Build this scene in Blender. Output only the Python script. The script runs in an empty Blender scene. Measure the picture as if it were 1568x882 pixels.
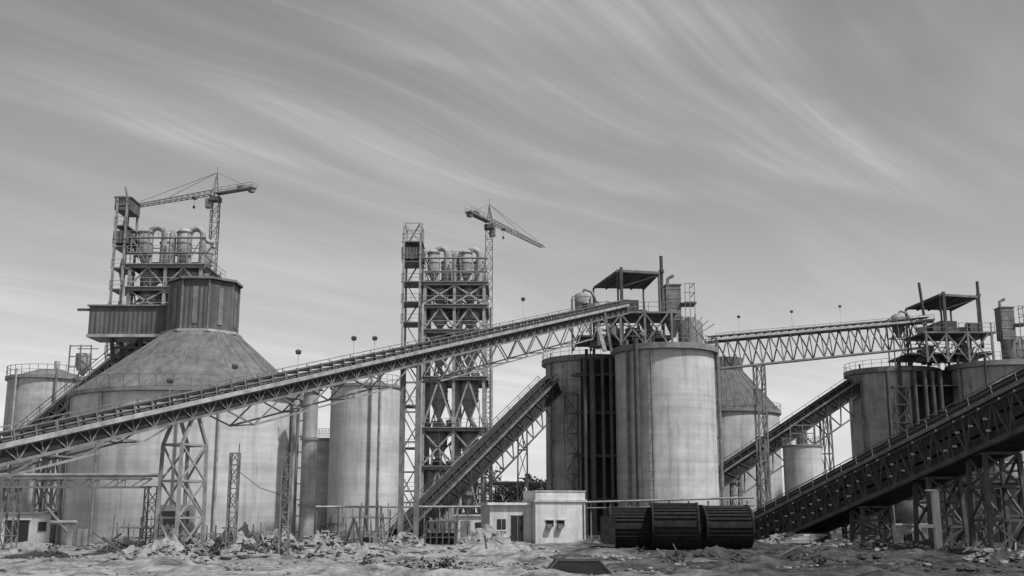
import bpy, math, random
import numpy as np
from mathutils import Vector as V, noise
random.seed(7)
S=bpy.context.scene
# ------------------------------------------------------------ camera model
F=1700.0; HC=2.2; TH=math.atan(349/1700.0)
cT,sT=math.cos(TH),math.sin(TH)
def W(u,v,Y):
    dx=(u-784)/F; dy=(441-v)/F
    d=(dx,cT-dy*sT,sT+dy*cT); k=Y/d[1]
    return V((dx*k,Y,HC+d[2]*k))
def Xat(u,Y,v=700): return W(u,v,Y).x
def Zat(v,Y): return W(784,v,Y).z
cam=bpy.data.cameras.new("camera"); co=bpy.data.objects.new("camera",cam)
S.collection.objects.link(co); co.location=(0,0,HC); co.rotation_euler=(math.pi/2+TH,0,0)
cam.sensor_width=36; cam.lens=F/1568*36; cam.clip_end=9000; cam.clip_start=.1
S.camera=co
S.view_settings.view_transform='Standard'; S.view_settings.look='None'; S.view_settings.exposure=0
# ------------------------------------------------------------ materials
def new(name):
    m=bpy.data.materials.new(name); m.use_nodes=True
    nt=m.node_tree; b=nt.nodes['Principled BSDF']; return m,nt,b
def g(v): return (v,v,v,1)
def mat(name,base,var=.3,scale=1.5,rough=.8,metal=0,streak=.3,bands=0,bump=.15,wave=None,stain=0,spec=.3):
    m,nt,b=new(name); N=nt.nodes; L=nt.links
    tc=N.new('ShaderNodeTexCoord')
    n1=N.new('ShaderNodeTexNoise'); n1.inputs['Scale'].default_value=scale; n1.inputs['Detail'].default_value=6 if bump else 3; n1.inputs['Roughness'].default_value=.65
    L.new(tc.outputs['Object'],n1.inputs['Vector'])
    mr=N.new('ShaderNodeMapRange'); mr.inputs[1].default_value=.3; mr.inputs[2].default_value=.7
    mr.inputs[3].default_value=1-var; mr.inputs[4].default_value=1+var*.7
    L.new(n1.outputs['Fac'],mr.inputs[0])
    cur=mr.outputs[0]
    def mul(a,bv):
        q=N.new('ShaderNodeMath'); q.operation='MULTIPLY'; L.new(a,q.inputs[0]); L.new(bv,q.inputs[1]); return q.outputs[0]
    def layer(sc,a,c,det=4,sharp=(.35,.65)):
        mp=N.new('ShaderNodeMapping'); mp.inputs['Scale'].default_value=sc; L.new(tc.outputs['Object'],mp.inputs['Vector'])
        n=N.new('ShaderNodeTexNoise'); n.inputs['Scale'].default_value=1; n.inputs['Detail'].default_value=det; n.inputs['Roughness'].default_value=.68
        L.new(mp.outputs[0],n.inputs['Vector'])
        r=N.new('ShaderNodeMapRange'); r.inputs[1].default_value=sharp[0]; r.inputs[2].default_value=sharp[1]
        r.inputs[3].default_value=a; r.inputs[4].default_value=c
        L.new(n.outputs['Fac'],r.inputs[0]); return r.outputs[0]
    if streak: cur=mul(cur,layer((1.6,1.6,.07),1-streak,1+streak*.4))
    hgt=n1.outputs['Fac']
    if bands: cur=mul(cur,layer((.03,.03,1.7),1-bands,1+bands*.6,5,(.3,.7)))
    if stain:
        cur=mul(cur,layer((1.1,1.1,.10),1,1-stain,7,(.52,.64)))
        cur=mul(cur,layer((.22,.22,.3),1-stain*.6,1+stain*.2,4,(.35,.6)))
        # dust and splash-back darkening of the lowest few metres
        sx=N.new('ShaderNodeSeparateXYZ');L.new(tc.outputs['Object'],sx.inputs[0])
        r=N.new('ShaderNodeMapRange');r.inputs[1].default_value=0;r.inputs[2].default_value=5;r.inputs[3].default_value=1-stain*.6;r.inputs[4].default_value=1
        L.new(sx.outputs['Z'],r.inputs[0]);cur=mul(cur,r.outputs[0])
    if wave:
        w=N.new('ShaderNodeTexWave'); w.wave_type='BANDS'; w.bands_direction='DIAGONAL' if wave[1]=='D' else wave[1]
        w.inputs['Scale'].default_value=wave[0]
        mp=N.new('ShaderNodeMapping'); mp.inputs['Scale'].default_value=(1,1,.0001) if wave[1]=='D' else (1,1,1)
        L.new(tc.outputs['Object'],mp.inputs['Vector']); L.new(mp.outputs[0],w.inputs['Vector'])
        hgt=w.outputs['Fac']
    q=N.new('ShaderNodeMath'); q.operation='MULTIPLY'; q.inputs[1].default_value=base; L.new(cur,q.inputs[0])
    cb=N.new('ShaderNodeCombineColor')
    for i in range(3): L.new(q.outputs[0],cb.inputs[i])
    L.new(cb.outputs[0],b.inputs['Base Color'])
    b.inputs['Roughness'].default_value=rough; b.inputs['Metallic'].default_value=metal
    b.inputs['Specular IOR Level'].default_value=spec
    if bump:
        bp=N.new('ShaderNodeBump'); bp.inputs['Strength'].default_value=bump; bp.inputs['Distance'].default_value=.12
        L.new(hgt,bp.inputs['Height']); L.new(bp.outputs[0],b.inputs['Normal'])
    return m
CON=mat('silo_concrete',.52,.14,.5,.9,0,.12,.16,.2,stain=.26)
CONW=mat('weathered_concrete',.42,.22,.8,.9,0,.22,.15,.3,stain=.4)
SLAB=mat('slab_concrete',.22,.35,1.2,.9,0,0,0,.2)
ROOF=mat('cone_roof_sheet',.165,.2,.6,.8,0,.3,.15,.2,stain=.32)
CORR=mat('corrugated_cladding_dark',.12,.3,.8,.7,0,.35,0,.5,wave=(1.6,'D'))
STD=mat('steel_dark',.08,.4,1,.7,0,0,0,0)
STM=mat('steel_weathered',.18,.45,1.0,.7,0,0,0,0)
STL=mat('steel_galvanised',.35,.4,1.2,.7,0,0,0,0)
STP=mat('steel_primer',.25,.4,1.0,.7,0,0,0,0)
STF=mat('tower_steel',.32,.4,.9,.7,0,0,0,0)
CYC=mat('cyclone_plate',.36,.3,.9,.7,0,.35,.2,.1)
WHT=mat('white_paint',.66,.14,1.2,.85,0,.2,0,.05,stain=.2)
DIRTY_SHADE=mat('dirty_shaded_plaster',.52,.2,1.2,.9,0,.25,0,.1)  # dirty grey; the office wing's shade is put into this tone
BLK=mat('black_opening',.03,.2,1,.9,0,0,0,0)
RUB=mat('rubber_belt',.04,.3,2,.9,0,0,0,0)
PNL=mat('dark_plate_and_shade',.04,.4,.7,.9,0,0,0,0,spec=.15)  # plain dark conveyor plates; also sheets painting the shade between silos
WOOD=mat('dark_timber',.026,.4,3,.95,0,0,0,0,spec=.15)
ROCK=mat('rock',.24,.5,2.5,.95,0,0,0,.5)
LEAF=mat('foliage',.11,.5,1.2,.9,0,0,0,0)
# ------------------------------------------------------------ mesh builder
class B:
    def __init__(s): s.v=[];s.f=[];s.m=[];s.s=[];s.mats=[]
    def mi(s,m):
        if m not in s.mats: s.mats.append(m)
        return s.mats.index(m)
    def add(s,vs,fs,m,sm=False):
        o=len(s.v); s.v+= [tuple(q) for q in vs]; k=s.mi(m)
        for f in fs: s.f.append([o+i for i in f]); s.m.append(k); s.s.append(sm)
    def beam(s,a,b,w,m,h=None):
        a=V(a);b=V(b); h=h or w; d=b-a
        if d.length<1e-5: return
        d.normalize(); up=V((0,0,1)) if abs(d.z)<.98 else V((0,1,0))
        x=d.cross(up).normalized()*w/2; y=x.cross(d).normalized()*h/2
        s.add([a-x-y,a+x-y,a+x+y,a-x+y,b-x-y,b+x-y,b+x+y,b-x+y],
          [(3,2,1,0),(4,5,6,7),(0,1,5,4),(1,2,6,5),(2,3,7,6),(3,0,4,7)],m)
    def box(s,c,sz,m,rot=0):
        c=V(c); cx,sx=math.cos(rot),math.sin(rot); vs=[]
        for dz in(-.5,.5):
            for dx,dy in((-.5,-.5),(.5,-.5),(.5,.5),(-.5,.5)):
                x=dx*sz[0];y=dy*sz[1]; vs.append((c.x+x*cx-y*sx,c.y+x*sx+y*cx,c.z+dz*sz[2]))
        s.add(vs,[(3,2,1,0),(4,5,6,7),(0,1,5,4),(1,2,6,5),(2,3,7,6),(3,0,4,7)],m)
    def tube(s,pts,r,m,n=10,caps=True):
        pts=[V(p) for p in pts]; rings=[]; x=None
        rr=r if isinstance(r,(list,tuple)) else [r]*len(pts)
        for i,p in enumerate(pts):
            d=(pts[min(i+1,len(pts)-1)]-pts[max(i-1,0)]).normalized()
            if x is None:
                up=V((0,0,1)) if abs(d.z)<.9 else V((1,0,0)); x=d.cross(up).normalized()
            else: x=(x-d*x.dot(d)).normalized()
            y=d.cross(x)
            rings.append([p+(x*math.cos(t)+y*math.sin(t))*rr[i] for t in [2*math.pi*k/n for k in range(n)]])
        vs=[q for rg in rings for q in rg]; fs=[]
        for i in range(len(pts)-1):
            for k in range(n):
                a=i*n+k;b=i*n+(k+1)%n; fs.append((a,b,b+n,a+n))
        s.add(vs,fs,m,True)
        if caps:
            s.add(rings[0],[tuple(range(n))[::-1]],m); s.add(rings[-1],[tuple(range(n))],m)
    def lathe(s,c,prof,m,n=48,sm=True,ph=0):
        vs=[];fs=[]
        for r,z in prof:
            for k in range(n):
                t=2*math.pi*k/n+ph; vs.append((c[0]+r*math.cos(t),c[1]+r*math.sin(t),z))
        for i in range(len(prof)-1):
            for k in range(n):
                a=i*n+k;b=i*n+(k+1)%n; fs.append((a,b,b+n,a+n))
        s.add(vs,fs,m,sm)
        e=len(prof)-1
        s.add(vs[e*n:],[tuple(range(n))],m)
    def build(s,name):
        me=bpy.data.meshes.new(name); me.from_pydata(s.v,[],s.f)
        for m in s.mats: me.materials.append(m)
        me.polygons.foreach_set('material_index',s.m); me.polygons.foreach_set('use_smooth',s.s)
        me.update(); o=bpy.data.objects.new(name,me); S.collection.objects.link(o)
        return o
def ring(b,c,r,z,w,m,n=36,h=None):
    p=[V((c[0]+r*math.cos(2*math.pi*k/n),c[1]+r*math.sin(2*math.pi*k/n),z)) for k in range(n)]
    for k in range(n): b.beam(p[k],p[(k+1)%n],w,m,h)
def railring(b,c,r,z,m,n=30,w=.045,h=1.0):
    ring(b,c,r,z+h,w,m,n); ring(b,c,r,z+h*.5,w*.8,m,n)
    for k in range(n):
        x=c[0]+r*math.cos(2*math.pi*k/n);y=c[1]+r*math.sin(2*math.pi*k/n); b.beam((x,y,z),(x,y,z+h),w,m)
def rail(b,p,q,m,h=1.0,w=.05,step=1.5):
    p=V(p);q=V(q);L=(q-p).length;n=max(1,int(L/step)); up=V((0,0,1))
    b.beam(p+up*h,q+up*h,w,m); b.beam(p+up*h*.5,q+up*h*.5,w*.8,m)
    for i in range(n+1):
        a=p.lerp(q,i/n); b.beam(a,a+up*h,w,m)
def lattice(b,p,q,wx,m,bay=None,ch=.12,br=.07):
    p=V(p);q=V(q);d=(q-p);L=d.length;d.normalize()
    x=V((1,0,0)) if abs(d.x)<.9 else V((0,1,0))
    y=d.cross(x).normalized();x=y.cross(d).normalized(); h=wx/2
    cs=[x*h+y*h,-x*h+y*h,-x*h-y*h,x*h-y*h]
    bay=bay or wx; n=max(1,round(L/bay))
    for c in cs: b.beam(p+c,q+c,ch,m)
    for i in range(n):
        a=p.lerp(q,i/n);e=p.lerp(q,(i+1)/n)
        for k in range(4):
            c1,c2=cs[k],cs[(k+1)%4]
            if i%2: c1,c2=c2,c1
            b.beam(a+c1,e+c2,br,m); b.beam(e+c1,e+c2,br,m)
def trestle(b,top,w,dep,m,spread=1.0,bays=4,leg=.25,br=.13,zb=0,ax=None,xb=True):
    top=V(top); ax=V(ax or (1,0,0)).normalized(); ay=V((-ax.y,ax.x,0))
    def c(t,i,j):
        s=1+(spread-1)*(1-t)
        p=top+ax*(i*w/2*s)+ay*(j*dep/2*s); p.z=zb+(top.z-zb)*t; return p
    for i in(-1,1):
        for j in(-1,1): b.beam(c(0,i,j)-V((0,0,.1)),c(1,i,j),leg,m); b.box(c(0,i,j),(.7,.7,.5),SLAB)
    for k in range(bays):
        t0=k/bays;t1=(k+1)/bays
        for n_,((i,j),(i2,j2)) in enumerate((((-1,-1),(1,-1)),((1,-1),(1,1)),((1,1),(-1,1)),((-1,1),(-1,-1)))):
            b.beam(c(t1,i,j),c(t1,i2,j2),br*1.2,m)
            if k%2: b.beam(c(t0,i,j),c(t1,i2,j2),br,m)
            else: b.beam(c(t1,i,j),c(t0,i2,j2),br,m)
            if xb and n_==0: 
                if k%2: b.beam(c(t1,i,j),c(t0,i2,j2),br,m)
                else: b.beam(c(t0,i,j),c(t1,i2,j2),br,m)
def conveyor(b,a,e,width=2.2,depth=2.2,bay=2.4,mc=STM,mr=STM,mskirt=STL,panel=None,hood=None,chord=.2,br=.11,rails=True,rh=1.0,post=2.4):
    a=V(a);e=V(e);d=e-a;L=d.length;d.normalize()
    sd=d.cross(V((0,0,1))).normalized(); up=sd.cross(d).normalized()
    n=max(2,round(L/bay)); P=lambda i:a.lerp(e,i/n)
    for s_ in(-1,1):
        o=sd*(s_*width/2)
        b.beam(a+o,e+o,chord,mc,chord*1.5); b.beam(a+o-up*depth,e+o-up*depth,chord,mc)
        for i in range(n):
            p,q=P(i)+o,P(i+1)+o; md=(p+q)/2
            b.beam(p-up*depth,md,br,mc); b.beam(md,q-up*depth,br,mc)
            b.beam(p,p-up*depth,br*.8,mc)
        if panel:
            b.beam(a+o*.94-up*(depth/2),e+o*.94-up*(depth/2),.04,panel,depth*.95)
        b.beam(a+o*1.25+up*.12,e+o*1.25+up*.12,.06,mskirt,.26)
        if rails:
            b.beam(a+o*1.25+up*rh,e+o*1.25+up*rh,.055,mr); b.beam(a+o*1.25+up*rh*.6,e+o*1.25+up*rh*.6,.04,mr)
            np_=int(L/post)
            for i in range(np_+1):
                p=a.lerp(e,i/np_)+o*1.25; b.beam(p,p+up*rh,.045,mr)
    b.beam(a+up*.02,e+up*.02,width*1.22,PNL,.07)
    for i in range(n+1):
        p=P(i); b.beam(p-sd*width/2-up*depth,p+sd*width/2-up*depth,br,mc)
        b.beam(p-sd*width/2-up*.15,p+sd*width/2-up*.15,.15,mc)
        if i<n: b.beam(P(i)-sd*width/2-up*depth,P(i+1)+sd*width/2-up*depth,br*.8,mc)
    b.beam(a+up*.6,e+up*.6,width*.45,RUB,.14)
    b.beam(a+up*.3,e+up*.3,width*.45,RUB,.05)
    m2=int(L/1.3)
    for i in range(m2):
        p=a.lerp(e,(i+.5)/m2)
        b.beam(p-sd*width*.27+up*.1,p-sd*width*.27+up*.7,.1,mr); b.beam(p+sd*width*.27+up*.1,p+sd*width*.27+up*.7,.1,mr)
        b.beam(p-sd*width*.27+up*.5,p+sd*width*.27+up*.5,.12,mr)
    if hood:
        b.beam(a+up*.85,e+up*.85,width*.62,hood,.5)
def lamp(u,v,Y,zb):
    b=B(); p=W(u,v,Y); b.beam((p.x,p.y,zb),(p.x,p.y,p.z),.03,STL)
    b.tube([p+V((0,0,.17)),p+V((0,0,.07)),p-V((0,0,.15))],[.1,.22,.17],STD,10)
    b.beam(p-V((.17,.1,0)),p+V((.17,-.17,0)),.1,STD)
    b.box((p.x,p.y,zb),(.2,.2,.1),STM)
    b.build('flood_lamp')
# ------------------------------------------------------------ ground
def build_ground():
    def axis(lo,hi,st,far):
        c=list(np.arange(lo,hi+.01,st)); o=[];k=hi;s=st
        while k<far: s*=1.35;k+=s;o.append(k)
        i=[];k=lo;s=st
        while k>-far: s*=1.35;k-=s;i.append(k)
        return i[::-1]+c+o
    xs=axis(-36,46,.35,5000); ys=axis(30,100,.35,5000)
    nx,ny=len(xs),len(ys); vs=[]
    for y in ys:
        for x in xs:
            z=0
            if -80<x<90 and 0<y<170:
                fall=min(1,max(0,(165-y)/50))
                p=V((x*.09,y*.09,0)); z=(noise.fractal(p,1,2.1,5)*.2+max(0,noise.fractal(V((x*.3+9,y*.3,3)),1,2,5))*.42)*fall
                z+=noise.noise(V((x*1.5,y*1.5,7)))*.09*fall
                if x>8: z+=max(0,noise.noise(V((x*.5,y*.5,2))))*.3*fall
            vs.append((x,y,z))
    fs=[(j*nx+i,j*nx+i+1,(j+1)*nx+i+1,(j+1)*nx+i) for j in range(ny-1) for i in range(nx-1)]
    me=bpy.data.meshes.new('ground'); me.from_pydata(vs,[],fs)
    m,nt,b=new('site_soil'); N=nt.nodes;L=nt.links
    tc=N.new('ShaderNodeTexCoord')
    n1=N.new('ShaderNodeTexNoise'); n1.inputs['Scale'].default_value=.5;n1.inputs['Detail'].default_value=10;n1.inputs['Roughness'].default_value=.78
    L.new(tc.outputs['Object'],n1.inputs['Vector'])
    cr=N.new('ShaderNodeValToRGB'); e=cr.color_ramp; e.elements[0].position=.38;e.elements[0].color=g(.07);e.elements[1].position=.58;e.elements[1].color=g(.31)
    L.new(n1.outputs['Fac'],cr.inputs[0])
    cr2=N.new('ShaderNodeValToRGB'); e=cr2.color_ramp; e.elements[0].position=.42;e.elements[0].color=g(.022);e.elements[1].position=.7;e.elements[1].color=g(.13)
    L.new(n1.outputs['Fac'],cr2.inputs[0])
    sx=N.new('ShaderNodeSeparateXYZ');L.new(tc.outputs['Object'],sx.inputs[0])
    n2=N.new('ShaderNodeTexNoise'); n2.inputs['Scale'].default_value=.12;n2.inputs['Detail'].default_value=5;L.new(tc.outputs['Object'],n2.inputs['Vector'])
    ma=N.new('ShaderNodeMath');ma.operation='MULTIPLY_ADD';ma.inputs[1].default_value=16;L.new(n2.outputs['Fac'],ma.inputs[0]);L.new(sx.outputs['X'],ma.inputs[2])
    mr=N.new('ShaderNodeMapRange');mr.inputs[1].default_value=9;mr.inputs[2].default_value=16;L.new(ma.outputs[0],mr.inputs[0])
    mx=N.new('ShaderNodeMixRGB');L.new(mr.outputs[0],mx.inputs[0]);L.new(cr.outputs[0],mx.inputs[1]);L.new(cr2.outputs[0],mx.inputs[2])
    L.new(mx.outputs[0],b.inputs['Base Color']);b.inputs['Roughness'].default_value=.95;b.inputs['Specular IOR Level'].default_value=.1
    n4=N.new('ShaderNodeTexNoise'); n4.inputs['Scale'].default_value=3;n4.inputs['Detail'].default_value=8;L.new(tc.outputs['Object'],n4.inputs['Vector'])
    bp=N.new('ShaderNodeBump');bp.inputs['Strength'].default_value=.9;bp.inputs['Distance'].default_value=.2;L.new(n4.outputs['Fac'],bp.inputs['Height']);L.new(bp.outputs[0],b.inputs['Normal'])
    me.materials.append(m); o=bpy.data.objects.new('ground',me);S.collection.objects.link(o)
    return m
SOIL=build_ground()
PALE=mat('sand_gravel',.27,.5,1.6,.95,0,0,0,.8,spec=.1)
DARKSOIL=mat('dark_spoil',.065,.5,1.6,.95,0,0,0,.8,spec=.1)
def rocks(b,cx,cy,rx,ry,n,smin,smax,m,hz=.4):
    t=(1+5**.5)/2
    iv=[V(q).normalized() for q in [(-1,t,0),(1,t,0),(-1,-t,0),(1,-t,0),(0,-1,t),(0,1,t),(0,-1,-t),(0,1,-t),(t,0,-1),(t,0,1),(-t,0,-1),(-t,0,1)]]
    fi=[(0,11,5),(0,5,1),(0,1,7),(0,7,10),(0,10,11),(1,5,9),(5,11,4),(11,10,2),(10,7,6),(7,1,8),(3,9,4),(3,4,2),(3,2,6),(3,6,8),(3,8,9),(4,9,5),(2,4,11),(6,2,10),(8,6,7),(9,8,1)]
    for _ in range(n):
        a=random.uniform(0,6.28);r=math.sqrt(random.random())
        x=cx+rx*r*math.cos(a);y=cy+ry*r*math.sin(a); s=random.uniform(smin,smax)*random.uniform(.5,1)
        z=hz*(1-r*r)*random.uniform(.6,1.1)+s*.2
        sc=(random.uniform(.7,1.5),random.uniform(.7,1.3),random.uniform(.45,.9))
        b.add([(x+q.x*s*sc[0]*random.uniform(.75,1.2),y+q.y*s*sc[1]*random.uniform(.75,1.2),z+q.z*s*sc[2]) for q in iv],fi,m)
def mound(b,cx,cy,rx,ry,h,m,n=44,k=16):
    vs=[(cx,cy,h)];fs=[]
    for j in range(1,k+1):
        r=j/k
        for i in range(n):
            a=2*math.pi*i/n; x=cx+rx*r*math.cos(a);y=cy+ry*r*math.sin(a)
            z=h*(1-r)**1.0*(1+.7*noise.noise(V((x*.9,y*.9,h))))+.55*h*noise.fractal(V((x*1.4,y*1.4,1)),1,2,4)*min(1,(1-r)*2)-(.2 if j==k else 0)
            vs.append((x,y,z))
    for i in range(n): fs.append((0,1+i,1+(i+1)%n))
    for j in range(k-1):
        for i in range(n):
            a=1+j*n+i;c=1+j*n+(i+1)%n;fs.append((a,a+n,c+n,c))
    b.add(vs,fs,m,False)
# ------------------------------------------------------------ silos
def silo(name,x,y,r,zt,m=CON,slab=.5,over=.35,rails=True,n=72,pipes=(),base=True,door=None):
    b=B(); b.lathe((x,y),[(r,-.3),(r,zt-slab)],m,n)
    b.lathe((x,y),[(r,zt-slab-.002),(r+over,zt-slab+.05),(r+over,zt-.02),(r+over-.05,zt)],SLAB,n,False)
    if base: b.lathe((x,y),[(r+.25,-.3),(r+.25,.6),(r+.02,.65)],SLAB,n,False)
    if rails: railring(b,(x,y),r+over-.1,zt,STM)
    for ang,pr,pm in pipes:
        a=math.radians(ang); px,py=x+(r+pr+.15)*math.cos(a),y+(r+pr+.15)*math.sin(a)
        b.tube([(px,py,0),(px,py,zt+.6)],pr,pm,8)
        for k in range(int(zt/4)): 
            z=3+k*4; b.beam((x+r*.99*math.cos(a),y+r*.99*math.sin(a),z),(px,py,z),.15,STD)
    return b
cx=Xat(290,92);cy=92;R=9.4;zr=Zat(612,92)
b=B(); b.lathe((cx,cy),[(R,-.3),(R,zr-.3)],CON,96)
b.lathe((cx,cy),[(R,zr-.3),(R+.3,zr-.25),(R+.3,zr+.05)],SLAB,96,False)
zc=Zat(514,92); rc=3.0; cx2=Xat(311,92,500)
vs=[];n=96
for r,z,ox in((R+.15,zr+.05,cx),(rc,zc,cx2)):
    for k in range(n):
        t=2*math.pi*k/n; vs.append((ox+r*math.cos(t),cy+r*math.sin(t),z))
b.add(vs,[(k,(k+1)%n,(k+1)%n+n,k+n) for k in range(n)],ROOF,True)
for k in range(26):
    a=2*math.pi*k/26; ca,sa=math.cos(a),math.sin(a)
    b.beam((cx+(R+.1)*ca,cy+(R+.1)*sa,zr+.1),(cx2+rc*ca,cy+rc*sa,zc+.03),.05,STM,.06)
ring(b,(cx,cy),R+.5,zr+.95,.04,STM,48)
for k in range(48):
    a=2*math.pi*k/48;b.beam((cx+(R+.28)*math.cos(a),cy+(R+.28)*math.sin(a),zr),(cx+(R+.5)*math.cos(a),cy+(R+.5)*math.sin(a),zr+.95),.04,STM)
zp=Zat(437,92)
b.lathe((cx2,cy),[(rc+.3,zc-.1),(rc+.3,zc+.12)],STL,8,False,math.pi/8)
b.lathe((cx2,cy),[(rc-.15,zc+.1),(rc-.15,zp)],CORR,8,False,math.pi/8)
b.lathe((cx2,cy),[(rc+.15,zp),(rc+.15,zp+.2),(.3,zp+.6)],STM,8,False,math.pi/8)
for k in range(8):
    a=math.pi/8+k*math.pi/4; b.beam((cx2+(rc-.13)*math.cos(a),cy+(rc-.13)*math.sin(a),zc),(cx2+(rc-.13)*math.cos(a),cy+(rc-.13)*math.sin(a),zp),.12,STM)
    a+=math.pi/8; rr=(rc-.15)*math.cos(math.pi/8)+.03
    b.box((cx2+rr*math.cos(a),cy+rr*math.sin(a),(zc+zp)/2),(.06,.4,(zp-zc)*.72),STM,a)
for p in (0,1.2): b.beam((cx2+p,cy,zp+.5),(cx2+p,cy,zp+1.1),.08,STD)
b.tube([(cx2,cy,zp+.5),(cx2,cy,zp+1.0)],.3,STM,8)
for ang,pr,pm in ((-118,.12,STM),(-150,.16,STM),(-62,.1,STL),(-20,.3,STL),(-80,.07,STM)):
    a=math.radians(ang);px,py=cx+(R+pr+.1)*math.cos(a),cy+(R+pr+.1)*math.sin(a)
    b.tube([(px,py,0),(px,py,zr-.4)],pr,pm,8)
b.box((cx+2,cy-R+.05,1.5),(2.6,.5,3),SLAB); b.box((cx+2,cy-R-.22,1.3),(2,.05,2.5),BLK)
b.build('clinker_dome_silo')
b=B(); zg0=Zat(516,93);zg1=Zat(474,93);xg0=Xat(146,93,495);xg1=cx2-rc+.4
b.box(((xg0+xg1)/2,93,(zg0+zg1)/2),(xg1-xg0,3,zg1-zg0),CORR)
b.box(((xg0+xg1)/2,93,zg1+.06),(xg1-xg0+.3,3.4,.12),STM); b.box(((xg0+xg1)/2,93,zg0-.12),(xg1-xg0+.2,3.2,.24),STL)
b.beam((xg0-1.2,92,zg1-.2),(xg0,92,zg1-.2),.2,STD)
for x in (xg0+1.8,xg0+4.2):
    for y in (92,94.5): b.beam((x,y,zg0),(x,y+3.5 if y>93 else y+7,0),.28,STD)
for z in (zg0-1,zg0-2.4): b.beam((xg0+1.8,92.4,z),(xg0+4.2,92.4,z),.18,STD)
b.beam((xg0+1.8,92.2,zg0-.2),(xg0+4.2,93,zg0-2.4),.14,STD);b.beam((xg0+4.2,92.2,zg0-.2),(xg0+1.8,93,zg0-2.4),.14,STD)
b.build('transfer_gallery')
b=B(); conveyor(b,W(40,668,110),W(222,522,96.5),1.6,.9,1.8,STM,STM,STL)
trestle(b,W(80,648,107),1.4,1.4,STM,1.2,4); b.build('belt_conveyor')
b=silo('s',Xat(67,115),115,4.05,Zat(580,115),CONW,.4,.25,pipes=((-60,.12,STM),(-115,.1,STL)))
z=Zat(580,115);x=Xat(67,115)
b.lathe((x,115),[(3.9,z),(1.2,z+.9)],ROOF,32)
b.tube([(x+1,114,z+.7),(x+1,114,z+1.7)],.3,STL,8)
for i in range(3):
    b.beam((x+2.2+i*1.1,114,z-.2),(x+2.2+i*1.1,114,z+3.4),.12,STM)
for zz in (1.1,2.2,3.3): b.beam((x+2.2,114,z+zz),(x+4.4,114,z+zz),.1,STM); b.beam((x+2.2,116,z+zz),(x+4.4,116,z+zz),.1,STM)
b.tube([(x+3.3,115,z+.3),(x+3.3,115,z+1.3),(x+3.3,115,z+2.6)],[.15,.8,.8],STL,12)
b.build('storage_silo')
x=Xat(558,120);b=silo('s',x,120,3.75,Zat(592,120),CON,.35,.15,pipes=((-75,.1,STM),(-60,.08,STL)))
z=Zat(592,120); b.beam((x-1,119,z),(x-1,119,z+1.8),.1,STM); b.beam((x+1.5,119,z),(x+1.5,119,z+1.4),.4,STM)
b.build('storage_silo')
x=Xat(498,125);b=silo('s',x,125,1.6,Zat(672,125),CONW,.3,.1); b.build('storage_silo')
b=B(); x=Xat(473,86);zt=Zat(600,86)
b.tube([(x,86,0),(x,86,zt)],.58,CYC,20)
for z in (zt,Zat(672,86),3): b.tube([(x,86,z-.1),(x,86,z+.1)],.7,STP,20)
b.tube([(x-.95,86,0),(x-.95,86,zt-1)],.12,STM,8)
for k in range(9): b.beam((x-.95,86,1+k*1.2),(x,86,1+k*1.2),.08,STM)
b.box((x,86.3,zt+.2),(1.6,1.2,.12),STM); rail(b,(x-.8,85.7,zt+.26),(x+.8,85.7,zt+.26),STM,.9)
b.build('exhaust_stack')
# ------------------------------------------------------------ main belt conveyor
A=W(-80,701,53);E=W(948,470,124)
b=B(); conveyor(b,A,E,2.0,.8,1.5,STM,STM,STL,panel=PNL,rh=.8,post=2.6,chord=.15,br=.06)
def on(A,E,u):
    lo,hi=0,1
    for _ in range(40):
        t=(lo+hi)/2;p=A.lerp(E,t);q=p-V((0,0,HC)); dep=q.y*cT+q.z*sT
        if 784+F*q.x/dep<u: lo=t
        else: hi=t
    return A.lerp(E,lo)
ax=(E-A);ax.z=0;ax.normalize()
p=on(A,E,287); p.z-=.85
t=V((p.x,p.y,p.z-1.6)); trestle(b,t,2.0,1.5,STP,1.08,3,.19,.10,ax=ax)
for i in(-1,1):
    for j in(-1,1):
        c=V((-ax.y,ax.x,0))*(j*.75); b.beam(t+ax*(i*1.0)+c,p+ax*(i*.25)+c,.17,STP)
p=on(A,E,630); p.z-=.9
for i in(-1,1):
    for j in(-1,1): b.beam(p+V((i*.6,j*.9,-p.z)),p+V((i*.6,j*.9,0)),.24,STM)
for k in range(6): z=-1.5-k*2.3; b.beam(p+V((-.6,-.9,z)),p+V((.6,-.9,z)),.13,STM); b.beam(p+V((-.6,-.9,z)),p+V((.6,-.9,z-2.3 if k<5 else z-1)),.1,STM)
p=on(A,E,912); b.beam(p+V((-.3,-.8,0)),p+V((.9,-.6,-4.4)),.4,STL); b.beam(p+V((.9,-.8,0)),p+V((1.6,-.6,-4.4)),.25,STM)
def sub(u0,u1,dep,bay=3.6):
    p=on(A,E,u0);q=on(A,E,u1); n=max(2,int((q-p).length/bay))
    for s_ in(-1,1):
        o=V((-ax.y,ax.x,0))*s_*1.0
        lo=[p.lerp(q,(i+.5)/n)+o-V((0,0,.85+dep)) for i in range(n)]
        up=[p.lerp(q,i/n)+o-V((0,0,.85)) for i in range(n+1)]
        for i in range(n):
            b.beam(up[i],lo[i],.08,STM);b.beam(lo[i],up[i+1],.08,STM)
            if i: b.beam(lo[i-1],lo[i],.11,STP)
    for i in range(n): b.beam(lo[i],lo[i]-V((-ax.y,ax.x,0))*2,.08,STM)
sub(-70,248,.6,4.0);sub(330,612,1.3,4.2);sub(640,905,1.8,3.6)
b.build('belt_conveyor')
for u,v in ((261,583),(360,561),(457,539),(542,518),(574,518),(801,458)):
    p=on(A,E,u); lamp(u,v,p.y,p.z+.2)
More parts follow.
